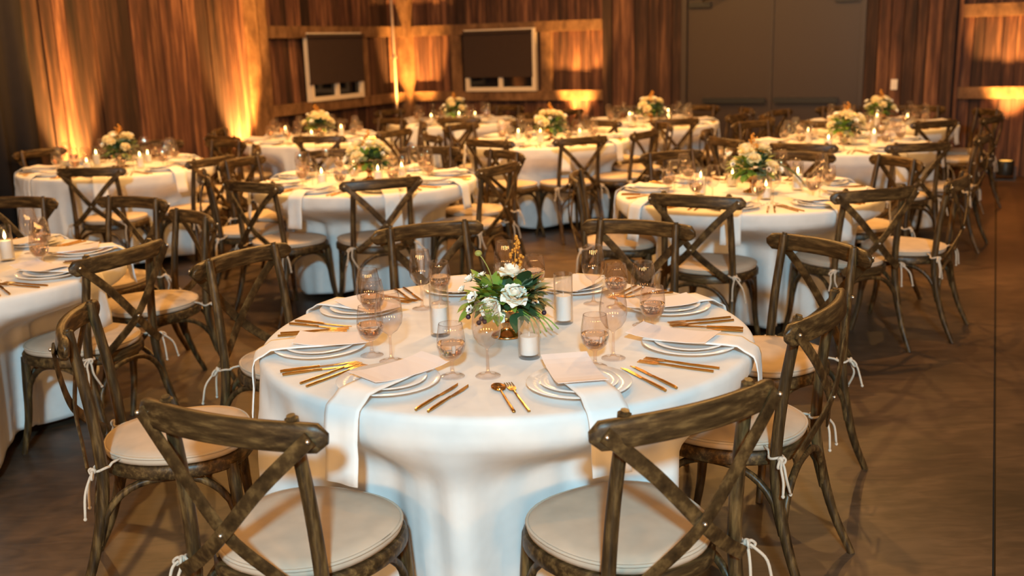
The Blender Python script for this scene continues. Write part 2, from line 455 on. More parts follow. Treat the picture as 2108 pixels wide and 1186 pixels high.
# amber uplights on the floor against the walls
def uplight(u, v, wdir, energy, label, reach=0.20):
    """wdir: unit vector in (u,v) that points to the wall"""
    e = empty('uplight', uv(u, v, 0), -TH); tag(e, label, 'uplight', 'amber uplights along the walls')
    obj('housing', MB().lathe([(0.001, 0.05), (0.085, 0.05), (0.09, 0.07), (0.09, 0.20), (0.08, 0.215), (0.072, 0.205), (0.001, 0.205)], 20).mesh('housing', 'blackmetal', True, 40), e)
    obj('lens', MB().lathe([(0.001, 0.209), (0.071, 0.209), (0.071, 0.206), (0.001, 0.206)], 20).mesh('lens', 'lens', False), e)
    obj('base_plate', MB().box((-0.10, -0.10, 0), (0.10, 0.10, 0.012)).box((-0.115, -0.02, 0.0), (-0.095, 0.02, 0.15)).box((0.095, -0.02, 0.0), (0.115, 0.02, 0.15)).mesh('base_plate', 'blackmetal', False), e)
    w = U * wdir[0] + V * wdir[1]
    p = uv(u, v, 0.23); tgt = p + w * reach + Vector((0, 0, 1.0))
    light('uplight_beam', 'SPOT', p, energy, (1.0, 0.49, 0.12), tgt, spot_size=R_(47), spot_blend=0.75, shadow_soft_size=0.04)
uplight(UB + 0.24, 6.78, (-1, 0), 2000, 'uplight hidden behind the far left table, washing the left wall', 0.20)
uplight(UB + 0.24, 9.12, (-1, 0), 2700, 'uplight by the left wall post, left of the left window', 0.20)
uplight(UB + 0.50, VA - 0.46, (-0.75, 0.65), 1700, 'uplight in the corner between the two windows', 0.34)
uplight(-5.06, VA - 0.22, (0, 1), 1700, 'uplight under the back wall rail, left of the doors', 0.18)
uplight(0.20, VA - 0.22, (0, 1), 1700, 'uplight on the floor against the back wall at the right edge', 0.18)

# ------------------------------------------------------------------ tables
# name: centre, words for the labels
TBL = {
 'T1': ((-0.02, 3.08), 'the nearest table'),
 'T2': ((1.40, 5.88), 'the right middle table'),
 'T3': ((-0.99, 6.96), 'the left middle table'),
 'T4': ((-2.49, 4.29), 'the table at left edge'),
 'T5': ((-3.20, 8.29), 'the far left table'),
}
for k, u, v, w in (('T6', -3.75, 8.78, 'the third-row centre table'), ('T7', -6.28, 8.62, 'the table below left window'),
                   ('T8', -5.88, 10.85, 'the table below back window'), ('T9', -3.42, 10.85, 'the rear table left of doors'),
                   ('T10', -1.10, 8.75, 'the third-row table facing doors'), ('T11', -1.02, 10.75, 'the rear table below light switch')):
    p = uv(u, v); TBL[k] = ((p.x, p.y), w)
ZT = 0.764                       # top of the cloth
RT = 0.762

# each seat: word, then either x, y, heading in degrees, or 'p' with angle about the table, radius of the back rail, turn
SEATS = {
 'T1': [('near left', -0.537, 2.335, 65), ('near right', 0.26, 2.31, 120), ('right', 0.695, 3.00, 146), ('far right', 0.967, 3.671, -150), ('rear right', 0.437, 4.114, -119), ('rear left', -0.265, 4.19, -66), ('far left', -0.85, 3.78, -31), ('left', -1.08, 3.02, 12)],
 'T2': [('near left', 1.076, 5.288, 58), ('near right', 1.794, 5.346, 108), ('right', 2.235, 5.60, 146), ('far right', 2.222, 6.316, -164), ('rear right', 'p', 60, 1.14, 0), ('rear left', 1.25, 6.90, -66), ('left', 0.66, 6.0, -8)],
 'T3': [('near left', -1.425, 6.349, 55), ('near right', -0.87, 6.34, 113), ('right', -0.281, 6.788, 149), ('far right', 'p', 29, 1.12, 5), ('rear right', 'p', 70, 1.12, 0), ('rear left', 'p', 112, 1.12, 3), ('far left', -1.76, 7.42, -26), ('left', 'p', -165, 1.08, 5)],
 'T4': [('right', -1.83, 4.16, 157), ('far right', 'p', 36, 1.15, 4), ('rear right', -2.20, 5.35, -116), ('rear', -2.85, 5.47, -100)],
 'T5': [('near left', -2.963, 7.475, 84), ('near right', -2.47, 7.80, 152), ('right', 'p', 10, 1.12, 4), ('far right', 'p', 52, 1.1, 5), ('rear', 'p', 92, 1.1, -4), ('far left', 'p', 150, 1.0, 0)],
 'T6': [('near left', 0.0, 8.66, 52), ('near right', 0.51, 8.70, 114), ('right', 0.99, 9.0, 146), ('far right', 'p', 5, 1.12, 5), ('rear left', 'p', 95, 1.12, 4), ('far left', 'p', 140, 1.12, 0), ('left', 'p', -160, 1.15, 3)],
 'T7': [('near', -1.70, 9.62, 80), ('near right', 'p', -38, 1.15, 4), ('right', 'p', 8, 1.12, 0), ('far right', 'p', 52, 1.12, 0), ('rear', 'p', 95, 1.12, 3), ('left', 'p', 178, 1.02, 0), ('near left', 'p', -132, 1.12, 5)],
 'T8': [('near', -0.46, 11.50, 72), ('near right', 'p', -34, 1.12, 4), ('right', 'p', 9, 1.12, 0), ('far right', 'p', 52, 1.12, 0), ('far left', 'p', 140, 1.1, 0)],
 'T9': [('near left', 1.12, 10.45, 46), ('near', 1.63, 10.42, 102), ('near right', 'p', -42, 1.12, 5), ('right', 'p', 3, 1.12, 0), ('far right', 'p', 48, 1.12, 0), ('rear', 'p', 95, 1.1, 0), ('far left', 'p', 140, 1.1, 0), ('left', 'p', -166, 1.12, 0)],
 'T10': [('near left', 2.31, 7.64, 55), ('near right', 2.89, 7.47, 101), ('right', 'p', -38, 1.10, 5), ('rear left', 2.43, 9.31, -60), ('far left', 'p', 160, 1.12, 0), ('left', 'p', -160, 1.12, 0)],
 'T11': [('near', 3.72, 9.28, 110), ('near right', 'p', -45, 1.12, 0), ('right', 'p', 0, 1.12, 5), ('far right', 'p', 46, 1.12, 0), ('rear', 'p', 92, 1.1, 0), ('far left', 'p', 136, 1.1, 0), ('left', 'p', 180, 1.12, 0), ('near left', 'p', -133, 1.12, 4)],
}
CHAIRS = {}
for k, lst in SEATS.items():
    c = TBL[k][0]; CHAIRS[k] = []
    for it in lst:
        if it[1] == 'p':
            a = R_(it[2]); hd = a + PI + R_(it[4]); mx, my = c[0] + it[3] * math.cos(a), c[1] + it[3] * math.sin(a)
            CHAIRS[k].append((it[0], mx + 0.27 * math.cos(hd), my + 0.27 * math.sin(hd), hd))
        else: CHAIRS[k].append((it[0], it[1], it[2], R_(it[3])))

def cloth_mesh(seed, phase, c, chairs):
    """a round cloth to the floor; where a chair is pushed in, the drop is pressed back by its seat"""
    rnd = random.Random(seed)
    N = 200
    hs = [(9, rnd.uniform(0, 6.28), 0.60), (14, rnd.uniform(0, 6.28), 0.62), (19, rnd.uniform(0, 6.28), 0.42), (5, rnd.uniform(0, 6.28), 0.35), (27, rnd.uniform(0, 6.28), 0.22)]
    def fold(a):
        s = sum(w * math.sin(k * a + ph + 0.6 * math.sin(2 * a + ph)) for k, ph, w in hs)
        return s
    lim = []
    for i in range(N):
        a = 2 * PI * i / N; d = Vector((math.cos(a), math.sin(a))); best = 0.80
        for (_, x, y, hd) in chairs:
            q = Vector((x - c[0], y - c[1])); R = 0.292
            b_ = q.dot(d)
            if b_ < 0: continue
            h2 = q.length_squared - b_ * b_
            if h2 < R * R: best = min(best, b_ - math.sqrt(R * R - h2) - 0.012)
        lim.append(max(0.34, best))
    sm = []
    for i in range(N):                    # lower envelope, softened sideways
        sm.append(min(lim[(i + k) % N] + 0.0022 * k * k for k in range(-14, 15)))
    lim = [sum(sm[(i + k) % N] for k in range(-2, 3)) / 5 for i in range(N)]
    lim = [min(l, m_) for l, m_ in zip(lim, sm)]
    rings = []
    for r in (0.12, 0.30, 0.48, 0.62, 0.71, 0.745): rings.append([(r * math.cos(2 * PI * i / N), r * math.sin(2 * PI * i / N), ZT) for i in range(N)])
    for (r, z) in ((0.757, -0.002), (0.764, -0.008), (0.768, -0.02)):
        rings.append([(r * math.cos(2 * PI * i / N), r * math.sin(2 * PI * i / N), ZT + z) for i in range(N)])
    L = 34
    for j in range(1, L + 1):
        t = j / L
        ring = []
        for i in range(N):
            a = 2 * PI * i / N
            f = fold(a + 0.05 * math.sin(3 * t + phase))
            amp = 0.052 * t ** 0.75
            r = 0.768 - 0.012 * t + amp * f
            hem = 0.050 + 0.018 * math.sin(4 * a + phase) + 0.006 * f
            z = (ZT - 0.02) * (1 - t) + hem * t
            if lim[i] < 0.80:
                k = min(1.0, max(0.0, (0.70 - z) / 0.19)); k = k * k * (3 - 2 * k)
                cap = 0.768 + (lim[i] - 0.768) * k
                if r > cap: r = cap + 0.55 * amp * (min(1.0, f) - 1.0)
            ring.append((r * math.cos(a), r * math.sin(a), z))
        rings.append(ring)
    mb = MB(); vs = [(0, 0, ZT)]; fs = []
    for rg in rings: vs += rg
    for i in range(N): fs.append((0, 1 + i, 1 + (i + 1) % N))
    for j in range(len(rings) - 1):
        for i in range(N):
            i2 = (i + 1) % N; a = 1 + j * N
            fs.append((a + i, a + N + i, a + N + i2, a + i2))
    last = 1 + (len(rings) - 1) * N; o = len(vs)   # inner skin gives the hem its thickness
    vs += [(x * 0.996, y * 0.996, z) for (x, y, z) in rings[-1]] + [(x * 0.994, y * 0.994, z) for (x, y, z) in rings[-8]]
    for i in range(N):
        i2 = (i + 1) % N
        fs.append((last + i, o + i, o + i2, last + i2)); fs.append((o + i, o + N + i, o + N + i2, o + i2))
    return mb.add(vs, fs).mesh('tablecloth', 'cloth')
TOPM = MB().lathe([(0.001, 0.735), (0.745, 0.735), (0.752, 0.742), (0.752, 0.755), (0.745, 0.760), (0.001, 0.760)], 48).mesh('tabletop', 'tablewood', True, 40)
LEGM = MB().tube([(0, 0, 0.05), (0, 0, 0.735)], 0.04, 12).tube([(-0.26, 0, 0.012), (-0.10, 0, 0.03), (0, 0, 0.06), (0.10, 0, 0.03), (0.26, 0, 0.012)], 0.014, 8).tube([(0, -0.26, 0.012), (0, -0.10, 0.03), (0, 0, 0.06), (0, 0.10, 0.03), (0, 0.26, 0.012)], 0.014, 8).mesh('pedestal', 'blackmetal')
for n, (k, (c, w)) in enumerate(TBL.items()):
    e = empty('round_table', (c[0], c[1], 0), n * 0.7); tag(e, 'round wooden top hidden under the white cloth of %s' % w, 'table', 'round tables')
    obj('tabletop', TOPM, e); obj('pedestal', LEGM, e)
    o = obj('tablecloth', cloth_mesh(3 + 8 * n, 0.4 + n, c, CHAIRS[k]), loc=(c[0], c[1], 0))
    tag(o, 'white floor-length cloth draped over %s' % w, 'tablecloth', 'white round tablecloths')

# ------------------------------------------------------------------ crossback chair
def seat_outline(s, n=48, grow=0.0):
    out = []
    for i in range(n):
        a = 2 * PI * i / n
        ca, sa = math.cos(a), math.sin(a)
        e = 2 / 2.35
        x = math.copysign(abs(ca) ** e, ca); y = math.copysign(abs(sa) ** e, sa)
        w = (0.222 + 0.018 * (y if y > 0 else 1.6 * y) + grow) * s
        out.append((x * w, y * (0.222 + grow) * s + 0.005))
    return out
def prism(outs):                    # outs: list of (outline, z)
    vs = []; fs = []; n = len(outs[0][0])
    for (o, z) in outs: vs += [(x, y, z if not callable(z) else z(x, y)) for (x, y) in o]
    for j in range(len(outs) - 1):
        for i in range(n):
            i2 = (i + 1) % n
            fs.append((j * n + i, j * n + i2, (j + 1) * n + i2, (j + 1) * n + i))
    fs.append(tuple(range(n))[::-1]); fs.append(tuple((len(outs) - 1) * n + i for i in range(n)))
    return MB().add(vs, fs)
CH = {}
CH['seat_frame'] = prism([(seat_outline(0.9), 0.416), (seat_outline(1.0, grow=0.004), 0.414), (seat_outline(1.0, grow=0.010), 0.420), (seat_outline(1.0, grow=0.010), 0.448), (seat_outline(1.0, grow=0.004), 0.455), (seat_outline(0.9), 0.455)]).mesh('seat_frame', 'chair_x', True, 45)
CH['cushion'] = prism([(seat_outline(0.93), 0.456), (seat_outline(0.985), 0.458), (seat_outline(1.0), 0.468), (seat_outline(0.995), 0.478), (seat_outline(0.96), 0.486), (seat_outline(0.8), 0.4915), (seat_outline(0.5), 0.4945), (seat_outline(0.2), 0.496)]).mesh('cushion', 'cushion')
pts = [(x, y, 0.4795) for (x, y) in seat_outline(0.992)]; pts.append(pts[0]); pts.append(pts[1])
CH['piping'] = MB().tube(pts, 0.0045, 6, caps=False).mesh('piping', 'piping')
HL = 0.262
def rail_y(x): return -0.288 + 0.052 * (x / HL) ** 2
pts = []; rad = []
for i in range(25):
    x = -HL + 2 * HL * i / 24
    pts.append((x, rail_y(x), 0.846 + 0.006 * (1 - (x / HL) ** 2)))
    d = min(1, (HL - abs(x)) / 0.03); rad.append(max(0.35, math.sqrt(max(0, 1 - (1 - d) ** 2)) if d < 1 else 1))
CH['top_rail'] = MB().tube(pts, rad, 12, flat=(0.066, 0.030), ref=(0, 0.12, 1)).mesh('top_rail', 'chair_x', True, 60)
def back_leg(s):
    p = crv([(s * 0.215, -0.325, 0.0), (s * 0.203, -0.262, 0.14), (s * 0.194, -0.213, 0.32), (s * 0.188, -0.198, 0.46), (s * 0.182, -0.212, 0.66), (s * 0.176, -0.238, 0.84), (s * 0.175, -0.243, 0.878), (s * 0.1745, -0.2455, 0.891)], 4)
    r = []
    for q in p: r.append(0.0125 + 0.0055 * min(1, q.z / 0.3) - 0.002 * max(0, (q.z - 0.5) / 0.4) - (0.006 if q.z > 0.886 else 0))
    return MB().tube(p, r, 10).mesh('back_leg', 'chair', True, 60)
CH['back_leg_a'], CH['back_leg_b'] = back_leg(-1), back_leg(1)
def front_leg(s):
    p = crv([(s * 0.172, 0.172, 0.43), (s * 0.178, 0.180, 0.30), (s * 0.186, 0.192, 0.15), (s * 0.205, 0.222, 0.0)], 4)
    r = [0.0125 + 0.0065 * min(1, q.z / 0.32) for q in p]
    return MB().tube(p, r, 10).mesh('front_leg', 'chair', True, 60)
CH['front_leg_a'], CH['front_leg_b'] = front_leg(-1), front_leg(1)
def slat(s, off):
    p = crv([(s * 0.240, rail_y(0.240) - 0.020 - off, 0.856), (s * 0.12, -0.286 - off, 0.738), (0, -0.291 - off, 0.603), (-s * 0.10, -0.262 - off, 0.510), (-s * 0.178, -0.240 - off, 0.452)], 5)
    return MB().tube(p, 1.0, 8, flat=(0.036, 0.0085), ref=(1, 0, -s)).mesh('cross_slat', 'chair_d', True, 50)
CH['slat_a'], CH['slat_b'] = slat(-1, 0.0), slat(1, 0.0088)
def arch(a, b_, apex, zlow):
    a, b_ = Vector(a), Vector(b_); p = []
    for i in range(17):
        t = i / 16; q = a.lerp(b_, t); q.z = zlow + (apex - zlow) * (1 - abs(2 * t - 1) ** 2.6) ** 0.6 if 0 < t < 1 else zlow
        p.append(q)
    return MB().tube(p, 0.0115, 8).mesh('brace', 'chair', True, 60)
CH['brace_f'] = arch((-0.180, 0.183, 0), (0.180, 0.183, 0), 0.408, 0.22)
CH['brace_b'] = arch((-0.197, -0.228, 0), (0.197, -0.228, 0), 0.408, 0.22)
CH['brace_l'] = arch((-0.197, -0.228, 0), (-0.180, 0.183, 0), 0.408, 0.22)
CH['brace_r'] = arch((0.197, -0.228, 0), (0.180, 0.183, 0), 0.408, 0.22)
def tie(s, seed):
    r = random.Random(seed); mb = MB(); z = 0.462; cx, cy = s * 0.188, -0.199
    loop = [(cx + 0.0215 * math.cos(a), cy + 0.0215 * math.sin(a), z + 0.004 * math.sin(2 * a)) for a in [2 * PI * i / 14 for i in range(15)]]
    mb.tube(loop, 0.0042, 6)
    mb.tube([(cx * 0.80, cy + 0.055, 0.474), (cx * 0.92, cy + 0.028, 0.468), (cx, cy + 0.0215, z)], 0.0042, 6)
    k = Vector((cx + s * 0.020, cy - 0.020, z))
    mb.ball(tuple(k), 0.010, 8)
    for sg in (-1, 1):
        d = Vector((s * 0.022 * sg + s * 0.010, -0.012 + 0.010 * sg, -0.010 - 0.006 * sg)) * (0.75 if sg > 0 else 0.5)
        lp = crv([k, k + d * 0.6 + Vector((0, 0, 0.008)), k + d * 1.15 + Vector((0, 0, 0.002)), k + d * 0.7 + Vector((0, 0, -0.010)), k], 4)
        mb.tube(lp, 0.0040, 6)
        t = crv([k, k + Vector((s * 0.010 + sg * 0.012, -0.010, -0.020)), k + Vector((s * 0.016 + sg * 0.024 + r.uniform(-.012, .012), -0.020, -0.055)), k + Vector((s * 0.022 + sg * 0.036 + r.uniform(-.02, .02), -0.024, -0.092 - 0.03 * r.random()))], 4)
        mb.tube(t, 0.0042, 6); mb.ball(tuple(t[-1]), 0.0062, 6)
    return mb.mesh('cushion_tie', 'string')
CH['tie_a'], CH['tie_b'] = tie(-1, 2), tie(1, 5)
def rivet(p, d=(0, -1, 0)):
    return MB().ball(p, 0.006, 8).mesh('rivet', 'rivet')
CH['rivet_a'] = rivet((-0.240, rail_y(0.240) - 0.027, 0.852)); CH['rivet_b'] = rivet((0.240, rail_y(0.240) - 0.036, 0.852)); CH['rivet_c'] = rivet((0, -0.305, 0.603))

def chair(x, y, ang, label, group):
    """x,y: point on the floor below the seat centre; ang: heading of the chair's front"""
    e = empty('crossback_chair', (x, y, 0), ang - PI / 2); tag(e, label, 'chair', group)
    obj('seat_frame', CH['seat_frame'], e)
    c = obj('cushion', CH['cushion'], e); obj('piping', CH['piping'], c)
    obj('cushion_tie', CH['tie_a'], c); obj('cushion_tie', CH['tie_b'], c)
    obj('top_rail', CH['top_rail'], e)
    for k in ('back_leg_a', 'back_leg_b'): obj('back_leg', CH[k], e)
    for k in ('front_leg_a', 'front_leg_b'): obj('front_leg', CH[k], e)
    sa = obj('cross_slat', CH['slat_a'], e); sb = obj('cross_slat', CH['slat_b'], e)
    obj('rivet', CH['rivet_a'], sa); obj('rivet', CH['rivet_b'], sb); obj('rivet', CH['rivet_c'], sb)
    for k in ('brace_f', 'brace_b', 'brace_l', 'brace_r'): obj('brace', CH[k], e)
    return e
SEATW = ['right', 'far right', 'far', 'far left', 'left', 'near left', 'near', 'near right']
def seat_words(ang):
    return SEATW[int(round(((math.degrees(ang)) % 360) / 45.0)) % 8]
LOOK = {('T1', 'near left'): 'crossback chair with beige cushion, its back towards us, nearest at lower left',
        ('T1', 'near right'): 'crossback chair with beige cushion, its back towards us, nearest at lower right',
        ('T1', 'right'): 'crossback chair in profile right of the nearest table, white bow behind its seat',
        ('T1', 'left'): 'crossback chair in profile left of the nearest table, white bow behind its seat',
        ('T4', 'right'): 'dark crossback chair at right side of the table at left edge'}
for k, lst in CHAIRS.items():
    w = TBL[k][1]
    for (word, x, y, hd) in lst:
        chair(x, y, hd, LOOK.get((k, word), 'weathered crossback chair, %s seat of %s' % (word, w)), 'crossback chairs around the tables')

# ------------------------------------------------------------------ table settings
PLATE = MB().lathe([(0.001, 0.004), (0.075, 0.004), (0.082, 0.0), (0.088, 0.0), (0.092, 0.005), (0.138, 0.017), (0.1405, 0.0185), (0.138, 0.0205), (0.096, 0.0095), (0.085, 0.0075), (0.001, 0.0075)], 40).mesh('dinner_plate', 'china', True, 60)
SALAD = MB().lathe([(0.001, 0.0035), (0.058, 0.0035), (0.064, 0.0), (0.068, 0.0), (0.072, 0.004), (0.104, 0.013), (0.1060, 0.0145), (0.104, 0.016), (0.074, 0.0085), (0.066, 0.0065), (0.001, 0.0065)], 36).mesh('salad_plate', 'china', True, 60)
GOB = MB().lathe(
    [(0.0345, 0.0003), (0.034, 0.0018), (0.028, 0.0028), (0.012, 0.006), (0.0055, 0.014), (0.0050, 0.040), (0.008, 0.048), (0.022, 0.055), (0.034, 0.068), (0.0395, 0.088), (0.0390, 0.110), (0.0350, 0.138), (0.0325, 0.152), (0.0315, 0.1525), (0.0318, 0.150)], 28).mesh('goblet_glass', 'glass')
WATER = MB().lathe([(0.001, 0.0535), (0.0205, 0.0575), (0.0322, 0.0695), (0.0376, 0.088), (0.0377, 0.098), (0.001, 0.098)], 28).mesh('water', 'water', True, 50)
WINE = MB().lathe(
    [(0.0355, 0.0003), (0.035, 0.0018), (0.028, 0.0028), (0.010, 0.006), (0.0045, 0.016), (0.0040, 0.075), (0.008, 0.083), (0.024, 0.094), (0.037, 0.115), (0.0405, 0.138), (0.0385, 0.165), (0.033, 0.195), (0.0305, 0.208), (0.0295, 0.2085), (0.0298, 0.206)], 28).mesh('wine_glass', 'glass')
def cutlery_knife():
    mb = MB()
    mb.tube(crv([(-0.112, 0, 0.004), (-0.10, 0, 0.0045), (-0.03, 0, 0.0045), (0.0, 0, 0.004)], 4), [0.0042] * 4 + [0.0048] * 4 + [0.0040] * 5, 8)
    pr = [(0.0, -0.003), (0.012, -0.006), (0.06, -0.0085), (0.09, -0.0065), (0.108, 0.0035), (0.0, 0.0045)]
    vs = [(x, y, 0.0028) for x, y in pr] + [(x, y, 0.0044) for x, y in pr]; n = len(pr)
    mb.add(vs, [tuple(range(n))[::-1], tuple(range(n, 2 * n))] + [(i, (i + 1) % n, n + (i + 1) % n, n + i) for i in range(n)])
    return mb.mesh('knife', 'gold', True, 40)
def cutlery_fork():
    mb = MB()
    mb.tube(crv([(-0.108, 0, 0.003), (-0.03, 0, 0.0036), (0.02, 0, 0.0052), (0.05, 0, 0.0060)], 4), [0.0044] * 4 + [0.0038] * 4 + [0.0030] * 5, 8)
    def pl(pr, z):
        n = len(pr); vs = [(x, y, z) for x, y in pr] + [(x, y, z + 0.0016) for x, y in pr]
        mb.add(vs, [tuple(range(n))[::-1], tuple(range(n, 2 * n))] + [(i, (i + 1) % n, n + (i + 1) % n, n + i) for i in range(n)])
    pl([(0.046, -0.003), (0.052, -0.009), (0.066, -0.0115), (0.072, -0.0115), (0.072, 0.0115), (0.066, 0.0115), (0.052, 0.009), (0.046, 0.003)], 0.0055)
    for i in range(4):
        y = -0.0098 + i * 0.00653; pl([(0.071, y - 0.0016), (0.110, y - 0.0011), (0.110, y + 0.0011), (0.071, y + 0.0016)], 0.0057)
    return mb.mesh('fork', 'gold', True, 40)
def cutlery_spoon():
    mb = MB()
    mb.tube(crv([(-0.108, 0, 0.003), (-0.03, 0, 0.0036), (0.02, 0, 0.0052), (0.05, 0, 0.0060)], 4), [0.0044] * 4 + [0.0038] * 4 + [0.0030] * 5, 8)
    vs = []; fs = []; n = 16
    for (s, z) in ((1, 0.0075), (0.8, 0.0045), (0.4, 0.003)):
        for i in range(n):
            a = 2 * PI * i / n; vs.append((0.078 + 0.031 * s * math.cos(a), 0.019 * s * math.sin(a), z))
    for (s, z) in ((0.4, 0.0016), (0.8, 0.0030), (1.03, 0.0070)):
        for i in range(n):
            a = 2 * PI * i / n; vs.append((0.078 + 0.031 * s * math.cos(a), 0.019 * s * math.sin(a), z))
    for j in range(5):
        for i in range(n):
            i2 = (i + 1) % n; fs.append((j * n + i, j * n + i2, (j + 1) * n + i2, (j + 1) * n + i))
    fs.append(tuple(5 * n + i for i in range(n))); 
    mb.add(vs, fs)
    return mb.mesh('spoon', 'gold')
KNIFE, FORK, SPOON = cutlery_knife(), cutlery_fork(), cutlery_spoon()
# napkin: lies across the plate and hangs over the rim; local +x points out from the table centre, origin on the cloth at r=0.58
def napkin_mesh(hang, seed):
    r = random.Random(seed)
    z0 = 0.0245
    path = [(-0.125, z0 + 0.002), (-0.06, z0 + 0.001), (0.0, z0), (0.06, z0 + 0.001), (0.115, z0 + 0.0015), (0.150, 0.024), (0.172, 0.010), (0.186, 0.0035), (0.197, -0.004), (0.2035, -0.022), (0.2075, -0.05)]
    k = int(hang / 0.05)
    for i in range(1, k + 1): path.append((0.2080 + 0.010 * i / k + 0.003 * math.sin(i * 1.7 + seed), -0.05 - (hang - 0.05) * i / k))
    m_ = 8; vs = []; fs = []; L = len(path)
    for side in (0.0, 0.0035):
        for j, (x, z) in enumerate(path):
            nx, nz = (0, 1) if j < 7 else ((0.7, 0.7) if j < 9 else (1, 0))
            for i in range(m_ + 1):
                y = (i / m_ - 0.5) * 0.108 * (1 + 0.03 * math.sin(j * 0.8 + seed))
                rip = 0.002 * math.sin(i * 1.1 + seed) * (1 if j > 9 else 0.0)
                vs.append((x + nx * (side + rip), y, z + nz * side))
    S = L * (m_ + 1); w = m_ + 1
    for j in range(L - 1):
        for i in range(m_):
            a = j * w + i
            fs.append((a, a + 1, a + w + 1, a + w)); fs.append((S + a, S + a + w, S + a + w + 1, S + a + 1))
        fs.append((j * w, j * w + w, S + j * w + w, S + j * w)); a = j * w + m_
        fs.append((a, S + a, S + a + w, a + w))
    for i in range(m_):
        fs.append((i, S + i, S + i + 1, i + 1)); a = (L - 1) * w + i
        fs.append((a, a + 1, S + a + 1, S + a))
    return MB().add(vs, fs).mesh('napkin', 'napkin')
NAP = [napkin_mesh(0.20, 1), napkin_mesh(0.16, 2), napkin_mesh(0.22, 3)]
def card_mesh():
    mb = MB(); n = 8; vs = []; fs = []
    for t in (0.0, 0.0012):
        for j in range(n + 1):
            x = -0.125 + 0.25 * j / n
            for y in (-0.066, 0.066): vs.append((x, y, 0.0016 + t + 0.010 * (abs(x) / 0.125) ** 3))
    S = 2 * (n + 1)
    for j in range(n):
        a = 2 * j
        fs += [(a, a + 1, a + 3, a + 2), (S + a, S + a + 2, S + a + 3, S + a + 1), (a, a + 2, S + a + 2, S + a), (a + 1, S + a + 1, S + a + 3, a + 3)]
    fs += [(0, S, S + 1, 1), (2 * n, 2 * n + 1, S + 2 * n + 1, S + 2 * n)]
    return mb.add(vs, fs).mesh('menu_card', 'card', False)
CARD = card_mesh()

def setting(tk, ang, word, rs, jit):
    c, w = TBL[tk]; a = R_(ang)
    def at(r, dang=0.0, z=0.0):
        b_ = a + R_(dang); return (c[0] + r * math.cos(b_), c[1] + r * math.sin(b_), ZT + z)
    near = tk in ('T1',)
    where = 'at %s seat of %s' % (word, w)
    g = 'place settings on %s' % w
    rp = 0.585
    j = lambda s: rs.uniform(-s, s) * jit
    pa = at(rp, j(1.5))
    tag(obj('dinner_plate', PLATE, loc=pa, rot=(0, 0, a)), 'white dinner plate %s' % where, 'plate', g)
    tag(obj('salad_plate', SALAD, loc=(pa[0], pa[1], ZT + 0.0085), rot=(0, 0, a)), 'smaller stacked white plate %s' % where, 'plate', g)
    ra = a + R_(j(5))
    tag(obj('napkin', NAP[{'near left': 0, 'near right': 1}.get(word, rs.randrange(3))], loc=at(0.58, 0, 0.0005), rot=(0, 0, ra)), 'hanging white napkin %s' % where, 'napkin', g)
    tag(obj('menu_card', CARD, loc=at(0.535 + j(0.01), j(1), 0.029), rot=(0, 0, a + R_(-12 + j(9)))), 'white menu card %s' % where, 'card', g)
    # cutlery: diner's left is the clockwise side seen from above
    for (da, r, me, nm, lb) in ((-16.5, 0.625, FORK, 'fork', 'inner gold fork'), (-19.5, 0.625, SPOON if near and word in ('near right',) else FORK, 'spoon' if near and word in ('near right',) else 'fork', 'outer gold spoon' if near and word in ('near right',) else 'outer gold fork'),
                            (16.5, 0.625, KNIFE, 'knife', 'inner gold knife'), (19.5, 0.630, KNIFE, 'knife', 'outer gold knife')):
        p = at(r, da + j(0.25))
        tag(obj(nm, me, loc=(p[0], p[1], ZT), rot=(0, 0, a + PI + R_(da * 0.35 + j(1.2)))), '%s %s' % (lb, where), nm, g)
    p = at(0.455 + j(0.006), 13.5 + j(1))
    e = empty('water_goblet', p, rs.uniform(0, 6)); tag(e, 'blush goblet of water %s' % where, 'goblet', g)
    obj('goblet_glass', GOB, e); obj('water', WATER, e)
    p = at(0.437 + j(0.006), 25.5 + j(1))
    tag(obj('wine_glass', WINE, loc=p, rot=(0, 0, rs.uniform(0, 6))), 'empty blush wine glass %s' % where, 'wine glass', g)
SET = {'T1': [(-123, 'near left'), (-71, 'near right'), (-22, 'right'), (21, 'far right'), (64, 'rear right'), (107, 'rear left'), (150, 'far left'), (-166, 'left')]}
SLOT = ['right', 'far right', 'far', 'far left', 'left', 'near left', 'near', 'near right']
for k, lst in CHAIRS.items():            # eight even places, turned to suit the chairs
    if k in SET: continue
    cx = sum(math.cos(8 * math.atan2(y - TBL[k][0][1], x - TBL[k][0][0])) for (w, x, y, hd) in lst)
    sx = sum(math.sin(8 * math.atan2(y - TBL[k][0][1], x - TBL[k][0][0])) for (w, x, y, hd) in lst)
    off = math.degrees(math.atan2(sx, cx)) / 8
    SET[k] = [(off + 45 * i, SLOT[i]) for i in range(8)]
for k in TBL:
    rs = random.Random(k)
    for (a, w) in SET[k]: setting(k, a, w, rs, 0.6 if k == 'T1' else 1.0)

